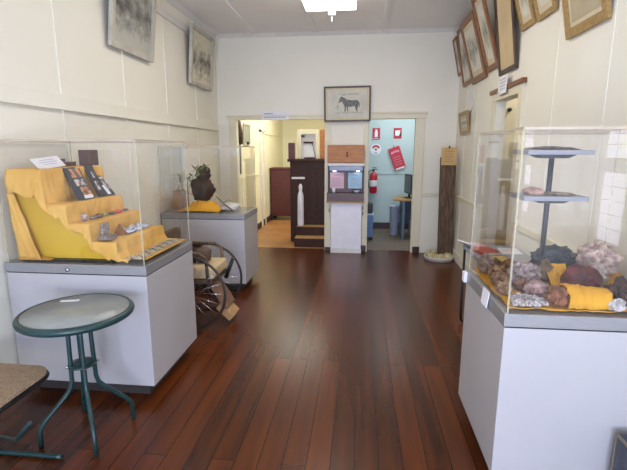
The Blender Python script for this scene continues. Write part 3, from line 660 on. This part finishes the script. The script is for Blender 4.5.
def horse(t, M):
    H = [(200, 238), (207, 245), (218, 240), (232, 230), (246, 252), (258, 268), (262, 290), (260, 330), (273, 330), (276, 296), (283, 278), (290, 328), (300, 328), (297, 282), (330, 284), (362, 274), (370, 290), (376, 308), (384, 330), (397, 330), (394, 304), (400, 286), (406, 262), (412, 290), (418, 286), (417, 258), (410, 238), (395, 220), (370, 217), (340, 221), (305, 216), (278, 207), (255, 192), (235, 184), (229, 178), (224, 184), (214, 194), (206, 214)]
    H = [((px-290)*.00146, (430-py)*.00146) for px, py in H]
    MB().prism(H, -.0155, -.0135, 'xz', M).build('drawn_horse', mat('pencil_grey', '#5e5f5e', .8, '#82837f', 40), t)
    s = MB()
    s.prism([(-.19, .13), (-.16, .12), (.22, .12), (.24, .135), (.1, .145), (-.1, .14)], -.0150, -.0135, 'xz', M)
    s.prism([(-.16, .40), (.16, .415), (.19, .40), (.15, .375), (.05, .385), (-.06, .37)], -.0142, -.0135, 'xz', M)
    s.prism([(-.175, .17), (-.13, .16), (-.125, .22), (-.14, .25), (-.125, .30), (-.15, .29), (-.155, .23), (-.18, .21)], -.0145, -.0135, 'xz', M)
    s.build('drawn_shading', mat('light_pencil', '#a3a59f', .8, '#c3c2b4', 30, detail=6), t)
picture('dark framed pencil drawing of a horse above the counter', (-.212, YB-.05, 2.02), .70, .51, R(3), 'B', FRAMED, .026, mat('drawing_paper', '#cfccbc', .6, '#bcbbae', 6), MATB, .035, drawing=horse, roll=R(-.6))

# writing on the paper over the left doorway
t = thing('paper_sign', 'white paper sign with two lines of print above the left doorway', 'sign', (-1.325, YB-.03, 2.055))
MB().box(-.215, .215, -.004, 0, 0, .135).build('sheet', PAPER, t)
ln = MB().box(-.17, -.03, -.0055, -.004, .085, .10)
for i in range(9): ln.box(-.17+i*.038, -.17+i*.038+.03, -.0055, -.004, .03, .045)
ln.build('writing', INK, t)
t = thing('paper_sign', 'white paper notice over the doorway in the right wall', 'sign', (XR-.048, 4.62, OZ+.04))
MB().box(-.003, 0, -.13, .13, 0, .17).build('sheet', PAPER, t)
ln = MB()
for i, z in enumerate((.13, .10, .07, .04)): ln.box(-.0042, -.003, -.09, .09-.02*(i % 2), z, z+.01)
ln.build('writing', mat('pale_ink', '#b4b4bc', .7), t)

# ------------------------------------------------------------------ counter between the doorways
ct = thing('ticket_counter', 'white ticket counter with dark red top and hatch between the two doorways', 'counter', (-.205, 6.80, 0))
MB().box(-.235, .235, -.10, .045, 0, .80, .003).build('base_cabinet', COUNTB, ct)
MB().box(-.24, .24, -.105, -.098, 0, .07).build('kickboard', WHITE, ct)
MB().box(-.30, .265, -.16, .045, .825, .95, .004).build('counter_top', COUNTW, ct)
MB().box(-.31, .27, -.165, .045, .80, .825, .003).build('edging', PALEW, ct)
MB().box(-.28, .25, .005, .045, .95, 1.33).build('recess_panel', COUNTW, ct)
MB().box(-.29, -.27, -.09, .045, .95, 1.36).build('side_panel', DGREY, ct); MB().box(.245, .262, -.09, .045, .95, 1.36).build('side_panel', DGREY, ct)
MB().box(-.30, .265, -.11, .045, 1.36, 1.40, .003).build('light_shelf', WHITE, ct)
MB().box(-.27, .245, -.10, .01, 1.285, 1.36, .01).build('light_cover', mat('blue_grey_cover', '#93a0bc', .35), ct)
for x in (-.19, .17): MB().lathe([(.02, 1.275), (.03, 1.285), (.001, 1.29)], (x, -.06, 0), 14).build('lamp', emis('small_lamp', '#ffffff', 12), ct)
MB().box(-.298, .262, -.09, .045, 1.41, 1.67, .004).build('flap_panel', WOODMID, ct)
MB().tube([(-.01, -.094, 1.57), (.0, -.10, 1.53), (.01, -.094, 1.57)], .006, 6).lathe([(.012, 1.50), (.014, 1.52), (.001, 1.53)], (0, -.10, 0), 10).build('flap_handle', FRAMED, ct)
for x, z in ((-.265, .70), (.255, .74), (.257, .66)):
    MB().tube([(x, -.11, z), (x, -.13, z-.01), (x, -.125, z-.05)], .006, 6).build('hook', DGREY, ct)
for nm, x0, x1, m, lb in (('a', -.262, -.045, PINKP, 'pink paper notice at left in the counter hatch'), ('b', .02, .232, CYANP, 'pale blue paper notice at right in the counter hatch')):
    t = thing('paper_notice', lb, 'notice', (-.205+(x0+x1)/2, 6.80, .99), 0, 'paper notices in the counter hatch')
    w2 = (x1-x0)/2
    MB().box(-w2, w2, 0, .004, .02, .265).build('sheet', m, t)
    ln = MB()
    ln.box(-w2*.4, w2*.4, -.0012, 0, .22, .235)
    for i in range(6): ln.box(-w2*.75, w2*(.75-.12*(i % 3)), -.0012, 0, .06+i*.024, .066+i*.024)
    ln.build('writing', INK, t)
t = thing('stapler', 'black stapler standing at the right of the counter top', 'stapler', (-.06, 6.74, .952), .2)
MB().box(-.06, .06, -.02, .02, 0, .012, .003).build('base', BLACK, t); MB().prism([(-.055, .03), (.06, .018), (.06, .04), (-.055, .058)], -.016, .016, 'xz').box(-.055, -.03, -.012, .012, .01, .035).build('arm', BLACK, t)
t = thing('counter_bell', 'small pale glass dish on the counter top in front of stapler', 'dish', (-.05, 6.68, .952))
MB().lathe([(.025, 0), (.045, .02), (.047, .04), (.04, .04), (.035, .018), (.001, .012)], n=18).build('bowl', mat('pale_glass_dish', '#b9bcd0', .2), t); t.name = 'glass_dish'
t = thing('tape_dispenser', 'small white holder at the left of the counter top', 'holder', (-.40, 6.70, .952)); t.name = 'pen_holder'
MB().lathe([(.022, 0), (.026, .07), (.02, .07), (.018, .01), (.001, .01)], n=16).build('pot', PAPER, t)

# ------------------------------------------------------------------ corner post with stones
pl = thing('stone_tray', 'low round white tray of pale stones at the foot of the old post', 'tray', (1.185, 6.44, 0))
MB().lathe([(.197, 0), (.214, .05), (.214, .06), (.204, .06), (.194, .03), (.001, .03)], n=36).build('tray', WHITE, pl)
post = thing('timber_post', 'old dark timber post standing in the white tray of stones', 'post', (1.292, 6.55, .036))
post.rotation_euler = (0, R(-1.2), 0)
MB().box(-.105, .105, -.06, .06, 0, 1.46, .012).build('slab', OLDW, post)
t = thing('card_sign', 'tan card hanging on top of the old timber post', 'sign', (1.255, 6.47, 1.385))
MB().box(-.105, .105, -.008, 0, 0, .25, .002).build('card', TANP, t)
MB().tube([(0, -.004, .235), (.0, .0, .27)], .012, 8).build('peg', BLACK, t)
ln = MB()
for i in range(5): ln.box(-.07, .07-.02*(i % 2), -.0092, -.008, .05+i*.035, .056+i*.035)
ln.build('writing', mat('brown_ink', '#94733f', .7), t)
sm = [mat('cream_pebble', '#d8cfae', .7, '#c2b68f', 20), mat('tan_pebble', '#c9b98e', .7, '#a99868', 20)]
k = 0
for ring, n in ((.158, 14), (.11, 10)):
    for i in range(n):
        a = 2*pi*i/n+ring*9
        x, y = 1.185+ring*cos(a), 6.44+ring*sin(a)
        if abs(x-1.292) < .145 and abs(y-6.55) < .10: continue
        b = MB().rock(.04, .036, .05, k+60, .25, 1.5, 2, -.6, Matrix.Translation((x, y, .032))).rock(.001, .001, .001, 1, sub=1, M=Matrix.Translation((x, y, .04)))
        single('stone', b, sm[k % 2], 'pale rounded stone in the low white tray around the post', 'stone', (x, y, .032), 'stones in the round tray'); k += 1

# ------------------------------------------------------------------ table of books behind rock case
bt = thing('side_table', 'grey table with black tube legs behind the rock case', 'table', (1.16, 3.4, 0))
MB().box(-.21, .235, -.62, .62, .715, .745, .004).build('table_top', mat('grey_laminate', '#9aa0aa', .4), bt)
for yy in (-.55, .58):
    MB().tube([(.18, yy, .71), (.18, yy, .03), (.16, yy, .013), (-.17, yy, .013), (-.195, yy, .03), (-.2, yy, .71)], .011, 8).build('leg_frame', BLACK, bt)
BK = [('open white book on the corner of the grey side table', (1.0, 3.93, .747), .10, .07, PAPER), ]
ob = thing('open_book', 'open white book standing on far corner of the grey table', 'book', (1.0, 3.92, .747), .4, 'books on the side table')
MB().box(-.10, 0, -.09, .09, .0, .012, 0, Matrix.Rotation(.5, 4, 'Y')).build('left_page', PAPER, ob); MB().box(0, .10, -.09, .09, 0, .012, 0, Matrix.Rotation(-.1, 4, 'Y')).build('right_page', PINKP, ob)
def book(label, x, y, z, w_, d, h, rz, cov):
    t = thing('book', label, 'book', (x, y, z), rz, 'books on the side table')
    MB().box(-w_/2+.004, w_/2-.002, -d/2+.003, d/2-.003, .003, h-.003).build('pages', PAPER, t)
    MB().box(-w_/2, w_/2, -d/2, d/2, 0, .003).box(-w_/2, w_/2, -d/2, d/2, h-.003, h).box(-w_/2, -w_/2+.004, -d/2, d/2, .003, h-.003).build('cover', cov, t)
book('red book lying on the grey side table', 1.07, 3.72, .747, .15, .22, .025, .2, mat('red_cover', '#b8402f', .4))
book('white book lying beside the red book', 1.26, 3.70, .747, .16, .24, .02, -.1, PAPER)
book('blue grey book lying nearest the wall on the grey table', 1.24, 3.40, .747, .2, .28, .03, .1, LGREY)
book('yellow book lying in middle of the grey side table', 1.06, 3.38, .747, .16, .22, .03, -.2, mat('yellow_cover', '#c8b25a', .45))
book('small red book at the near end of the grey table', 1.03, 3.08, .747, .12, .17, .02, .3, mat('deep_red_cover', '#a02a2a', .4))
book('pale green book at the near end of the grey table', 1.23, 3.06, .747, .17, .24, .025, 0, mat('green_cover', '#8fa58c', .45))

# ------------------------------------------------------------------ far room (through left doorway)
wd = thing('wardrobe', 'dark red brown wooden cupboard against the yellow wall of far room', 'cupboard', (-1.66, 10.02, 0))
MB().box(-.375, .375, -.22, .25, .10, 1.17, .006).build('carcass', REDW, wd)
MB().box(-.39, .39, -.24, .26, 1.17, 1.20, .005).build('top', REDW, wd)
MB().box(-.36, .36, -.235, -.22, .14, 1.14, .006).build('door', REDW, wd)
for sx in (-.35, .35):
    for sy in (-.19, .22): MB().box(sx-.025, sx+.025, sy-.025, sy+.025, 0, .1).build('foot', BLACK, wd)
pu = thing('pulpit', 'dark wooden pulpit with two steps inside the left doorway', 'pulpit', (-.85, 7.3, 0))
MB().box(-.23, .285, -.25, .0, 0, .145, .005).build('step', DARKW, pu)
MB().box(-.23, .285, .0, .20, 0, .30, .005).build('step', DARKW, pu)
MB().box(-.36, .285, .20, .60, 0, 1.40, .005).build('front_panel', DARKW, pu)
MB().box(-.40, .30, .15, .62, 1.40, 1.445, .008).build('top', DARKW, pu)
MB().box(-.225, .28, -.245, .0, .145, .15).build('lit_tread', PALEW, pu); MB().box(-.225, .28, .0, .195, .30, .305).build('lit_tread', PALEW, pu)  # pale sheets paint the light falling on top of the dark steps
pm = MB()
for x0, x1 in ((-.05, .10), (.13, .26)): pm.box(x0, x1, .185, .20, .42, 1.3, .004)
pm.build('raised_panel', DARKW, pu)
MB().box(-.33, -.10, .175, .20, 1.105, 1.14, .003).build('label_strip', PAPER, pu)
single('turned_skittle', MB().lathe([(.055, 0), (.056, .03), (.052, .45), (.05, .52), (.038, .57), (.024, .60), (.03, .63), (.034, .665), (.026, .70), (.012, .72), (.001, .725)], (-1.015, 7.40, .306), 24), mat('white_gloss', '#dedee6', .3), 'white turned wooden skittle standing on the pulpit steps', 'skittle', (-1.015, 7.40, .306))
single('upright_box', MB().box(-1.245, -1.14, 7.55, 7.68, 1.447, 1.72, .004), REDW, 'dark red upright box at left end of the pulpit top', 'box', (-1.19, 7.6, 1.447))
wp = thing('white_cabinet', 'white open fronted cabinet with dark shelf on top of the pulpit', 'cabinet', (-.895, 7.72, 1.447))
MB().box(-.20, .16, .06, .075, 0, .50).build('back_panel', WHITE, wp)
MB().box(-.215, -.145, -.02, .12, 0, .50, .003).box(.11, .165, -.02, .12, 0, .50, .003).box(-.145, .11, -.02, .12, .42, .50, .003).build('frame', CREAM, wp)
MB().box(-.11, .06, .02, .06, .265, .295).build('shelf', DARKW, wp)
MB().box(-.145, -.09, -.03, .03, .37, .405).build('latch', BLACK, wp)
MB().prism([(-.10, .0), (.10, 0), (.12, .02), (-.10, .02)], .0, .1, 'xz').build('bottom_rail', DARKW, wp)
MB().prism([(-.10, .03), (.09, .03), (.04, .25), (-.10, .25)], .045, .058, 'xz').build('paper', PAPER, wp)
MB().tube([(.045, .045, .26), (.10, .045, .03)], .005, 6).build('stay', BLACK, wp)
single('timber_plank', MB().box(-.715, -.595, 7.75, 7.79, 1.447, 1.95, .004), WOODMID, 'orange brown upright plank at right end of the pulpit top', 'plank', (-.655, 7.77, 1.447))
hs = thing('harness_strap', 'dark brown leather harness hanging just inside the left doorway', 'harness', (-1.965, 7.06, 2.06))
MB().tube([(-.095, .0, 0), (0, 0, 0), (.015, 0, .02)], .006, 6).build('peg', BLACK, hs)
MB().tube([(0, -.03, 0), (.012, -.05, -.15), (.01, -.03, -.34), (.012, .03, -.36), (.01, .05, -.2), (0, .0, -.02)], .034, 8).build('collar', LEATHER, hs)
MB().box(-.005, .012, -.02, .02, -.85, -.34, .003).build('strap', DARKW, hs)
gp = thing('framed_mirror', 'narrow grey framed mirror on the left wall of the yellow room', 'mirror', (-2.055, 7.85, 1.68))
MB().box(0, .02, -.22, -.19, 0, .38).box(0, .02, .19, .22, 0, .38).box(0, .02, -.19, .19, .35, .38).box(0, .02, -.19, .19, 0, .03).build('frame', SILVERF, gp)
MB().box(0, .01, -.19, .19, .03, .35).build('mirror', mat('grey_mirror', '#9aa09a', .2), gp)
MB().lathe([(.001, 0), (.025, .005), (.03, .03), (.001, .05)], (.012, -.02, .04), 12, 'x').build('knob', BLACK, gp)

# ------------------------------------------------------------------ office (through right doorway)
def wall_sign(label, x, z, w_, h_, m, parts, round_=False):
    t = thing('wall_sign', label, 'sign', (x, 8.935 if z < 1.1 else 8.95, z), 0, 'safety signs on the office wall')
    if round_: MB().prism([(w_/2*cos(a*pi/20), h_/2+h_/2*sin(a*pi/20)) for a in range(40)], -.006, 0, 'xz').build('plate', m, t)
    else: MB().box(-w_/2, w_/2, -.006, 0, 0, h_).build('plate', m, t)
    for nm, poly, pm_ in parts: MB().prism(poly, -.0085, -.006, 'xz').build(nm, pm_, t)
SW = mat('sign_white', '#e8e8ec', .5); SR = mat('sign_red', '#c01c34', .4)
def txt(x0, x1, z, n, h=.012):
    return [('lettering', [(x0+(x1-x0)*i/n, z), (x0+(x1-x0)*(i+.7)/n, z), (x0+(x1-x0)*(i+.7)/n, z+h), (x0+(x1-x0)*i/n, z+h)], SW) for i in range(n)]
wall_sign('red sign with white extinguisher symbol, upper left on the teal wall', .30, 1.80, .15, .225, SR,
          [('symbol', [(-.03, .05), (.03, .05), (.03, .15), (.018, .17), (.018, .20), (-.018, .20), (-.018, .17), (-.03, .15)], SW)]+txt(-.06, .06, .02, 4))
wall_sign('red sign with white hand and black symbol, upper right on the teal wall', .72, 1.82, .155, .205, SR,
          [('symbol', [(-.05, .06), (.03, .05), (.05, .08), (.04, .14), (.06, .16), (-.05, .155)], SW), ('dark_symbol', [(.02, .05), (.07, .05), (.07, .12), (.05, .11)], BLACK), ('dark_symbol', [(-.07, .08), (-.055, .08), (-.055, .14), (-.07, .14)], BLACK)])
arc = [(.085*cos(R(a)), .11+.085*sin(R(a))) for a in range(20, 161, 10)]+[(.045*cos(R(a)), .11+.045*sin(R(a))) for a in range(160, 19, -10)]
wall_sign('round white sign with red arch beneath the red extinguisher sign', .30, 1.50, .22, .22, SW,
          [('red_arch', arc, SR), ('red_dot', [(-.02, .09), (.02, .09), (.02, .13), (-.02, .13)], SR), ('dark_print', [(-.03, .03), (.03, .03), (.03, .05), (-.03, .05)], INK)], True)
fb = thing('fire_blanket', 'tilted red fire blanket pouch hanging on the teal wall', 'fire blanket', (.72, 8.94, 1.20))
M = Matrix.Translation((0, -.012, .24)) @ Matrix.Rotation(R(-20), 4, 'Y')
MB().box(-.115, .115, -.025, .0, -.23, .22, .01, M).build('pouch', SR, fb)
MB().box(-.09, .09, -.027, -.025, -.225, -.195, 0, M).build('tabs', SW, fb)
ln = MB()
for i in range(6): ln.box(-.08+i*.028, -.06+i*.028, -.0265, -.025, .10+.012*math.sin(i*.6), .14+.012*math.sin(i*.6), 0, M)
for i in range(4): ln.box(-.07, .07, -.0265, -.025, .02-i*.05, .027-i*.05, 0, M)
ln.build('lettering', mat('pink_lettering', '#e4a3ad', .5), fb)
MB().tube([(0, -.01, .20), (.02, -.01, .26)], .006, 6, M=M).build('hanging_tab', DGREY, fb)
fe = thing('fire_extinguisher', 'red fire extinguisher mounted on the teal office wall', 'fire extinguisher', (.265, 8.85, .74))
MB().lathe([(.06, 0), (.075, .02), (.075, .33), (.06, .385), (.025, .41), (.025, .43), (.001, .43)], n=24).build('cylinder', RED, fe)
MB().lathe([(.0755, .14), (.0765, .15), (.0765, .25), (.0755, .26)], n=24).build('label_band', PAPER, fe)
MB().box(-.02, .02, -.02, .02, .43, .47).box(-.03, .07, -.012, .012, .47, .485).box(-.03, .06, -.012, .012, .505, .515).build('valve', BLACK, fe)
MB().tube([(-.02, 0, .455), (-.09, 0, .44), (-.11, 0, .36), (-.10, 0, .20), (-.085, 0, .10)], .010, 8).build('hose', BLACK, fe)
MB().box(-.03, .03, .06, .09, .2, .35).build('bracket', DGREY, fe)
dk = thing('office_desk', 'desk with pale wood top at right side of the office', 'desk', (1.19, 8.15, 0))
MB().prism([(-.59, -.25), (-.53, -.30), (.6, -.34), (.6, .34), (-.45, .34), (-.57, .1)], .70, .728, 'xy').build('desk_top', PALEW, dk)
MB().box(-.42, -.38, -.28, .3, 0, .70).build('leg_panel', mat('blue_grey_panel', '#5d6c80', .5), dk)
MB().box(-.38, .58, .24, .26, .2, .70).build('modesty_panel', mat('blue_grey_back', '#42505f', .5), dk)
MB().box(.54, .58, -.28, .3, 0, .70).build('leg_panel', mat('blue_grey_panel', '#5d6c80', .5), dk)
mo = thing('monitor', 'black computer monitor seen edge on standing on the desk', 'monitor', (.89, 8.15, .729), R(-80))
MB().box(-.22, .22, -.02, .03, .08, .43, .006).build('screen_housing', BLACK, mo)
MB().box(-.2, .2, -.022, -.02, .1, .41).build('screen', mat('black_screen', '#0d0f14', .12), mo)
MB().box(-.03, .03, -.0, .03, .01, .12).box(-.1, .1, -.07, .09, 0, .012, .004).build('stand', BLACK, mo)
def bin_(label, x, y, r, h, m, lid=None):
    t = thing('waste_bin', label, 'bin', (x, y, 0), 0, 'bins in the office')
    MB().lathe([(r*.82, 0), (r, h), (r*1.04, h), (r*1.04, h-.012), (r*.94, h-.012), (r*.78, .01), (.001, .01)], n=24).build('bucket', m, t)
    if lid: MB().lathe([(r*1.06, h), (r*1.06, h+.03), (r*.7, h+.09), (.001, h+.1)], n=24).build('lid', lid, t)
bin_('tall pale blue bin left of the desk in the office', .665, 8.33, .095, .56, PALEB)
bin_('small pale bin under the desk in the office', 1.02, 8.4, .08, .28, PALEB)
bc = thing('storage_trolley', 'blue trolley with dark top just inside the office doorway', 'trolley', (.155, 7.85, 0))
MB().box(-.10, .09, -.15, .15, .06, .46, .01).build('body', BLUE, bc)
MB().box(-.11, .10, -.16, .16, .46, .485, .005).build('rim', PALEB, bc)
MB().box(-.09, .08, -.14, .14, .485, .66, .02).build('dark_cover', DGREY, bc)
for sx in (-.08, .07):
    for sy in (-.12, .12): MB().tube([(sx-.012, sy, .03), (sx+.012, sy, .03)], .03, 12).build('caster', BLACK, bc)

# ------------------------------------------------------------------ light, camera, world
def area(name, loc, rot, sx, sy, e, col):
    l = bpy.data.lights.new(name, 'AREA'); l.shape = 'RECTANGLE'; l.size = sx; l.size_y = sy; l.energy = e; l.color = col
    o = bpy.data.objects.new(name, l); COL.objects.link(o); o.location = loc; o.rotation_euler = [R(a) for a in rot]; return o
area('daylight_window', (-.15, YF-.12, 1.5), (90, 0, 0), 2.2, 1.6, 190, (.48, .59, 1))
area('ceiling_fill_light', (-.15, YF-.12, .7), (128, 0, 0), 2.2, .6, 150, (.86, .92, 1))  # unseen upward fill lamp, added to brighten the ceiling
area('yellow_room_light', (-1.1, 8.6, 2.73), (0, 0, 0), 1.4, 2.8, 88, (1, .96, .86))
area('office_light', (.95, 8.0, 2.73), (0, 0, 0), 1.2, 1.2, 36, (.88, .95, 1))
area('passage_light', (2.1, 5.2, 2.58), (0, 0, 0), .6, 1.0, 16, (1, .96, .9))
w = bpy.data.worlds.new('World'); SC.world = w; w.use_nodes = True
w.node_tree.nodes['Background'].inputs[0].default_value = (.6, .75, 1, 1); w.node_tree.nodes['Background'].inputs[1].default_value = 1.2
cam = bpy.data.cameras.new('Camera'); co = bpy.data.objects.new('Camera', cam); COL.objects.link(co)
co.location = (0, 0, 1.6); co.rotation_euler = (R(90-11.1), 0, R(6.1)); cam.sensor_width = 36; cam.lens = 434/627*36; cam.clip_start = .02
SC.camera = co
SC.view_settings.view_transform = 'Standard'; SC.view_settings.look = 'None'; SC.view_settings.gamma = 1; SC.view_settings.exposure = -.42
SC.view_settings.use_curve_mapping = False
SC.cycles.use_denoising = True; SC.cycles.max_bounces = 12; SC.cycles.diffuse_bounces = 5; SC.cycles.transparent_max_bounces = 32; SC.cycles.sample_clamp_indirect = 6
bpy.context.view_layer.update()
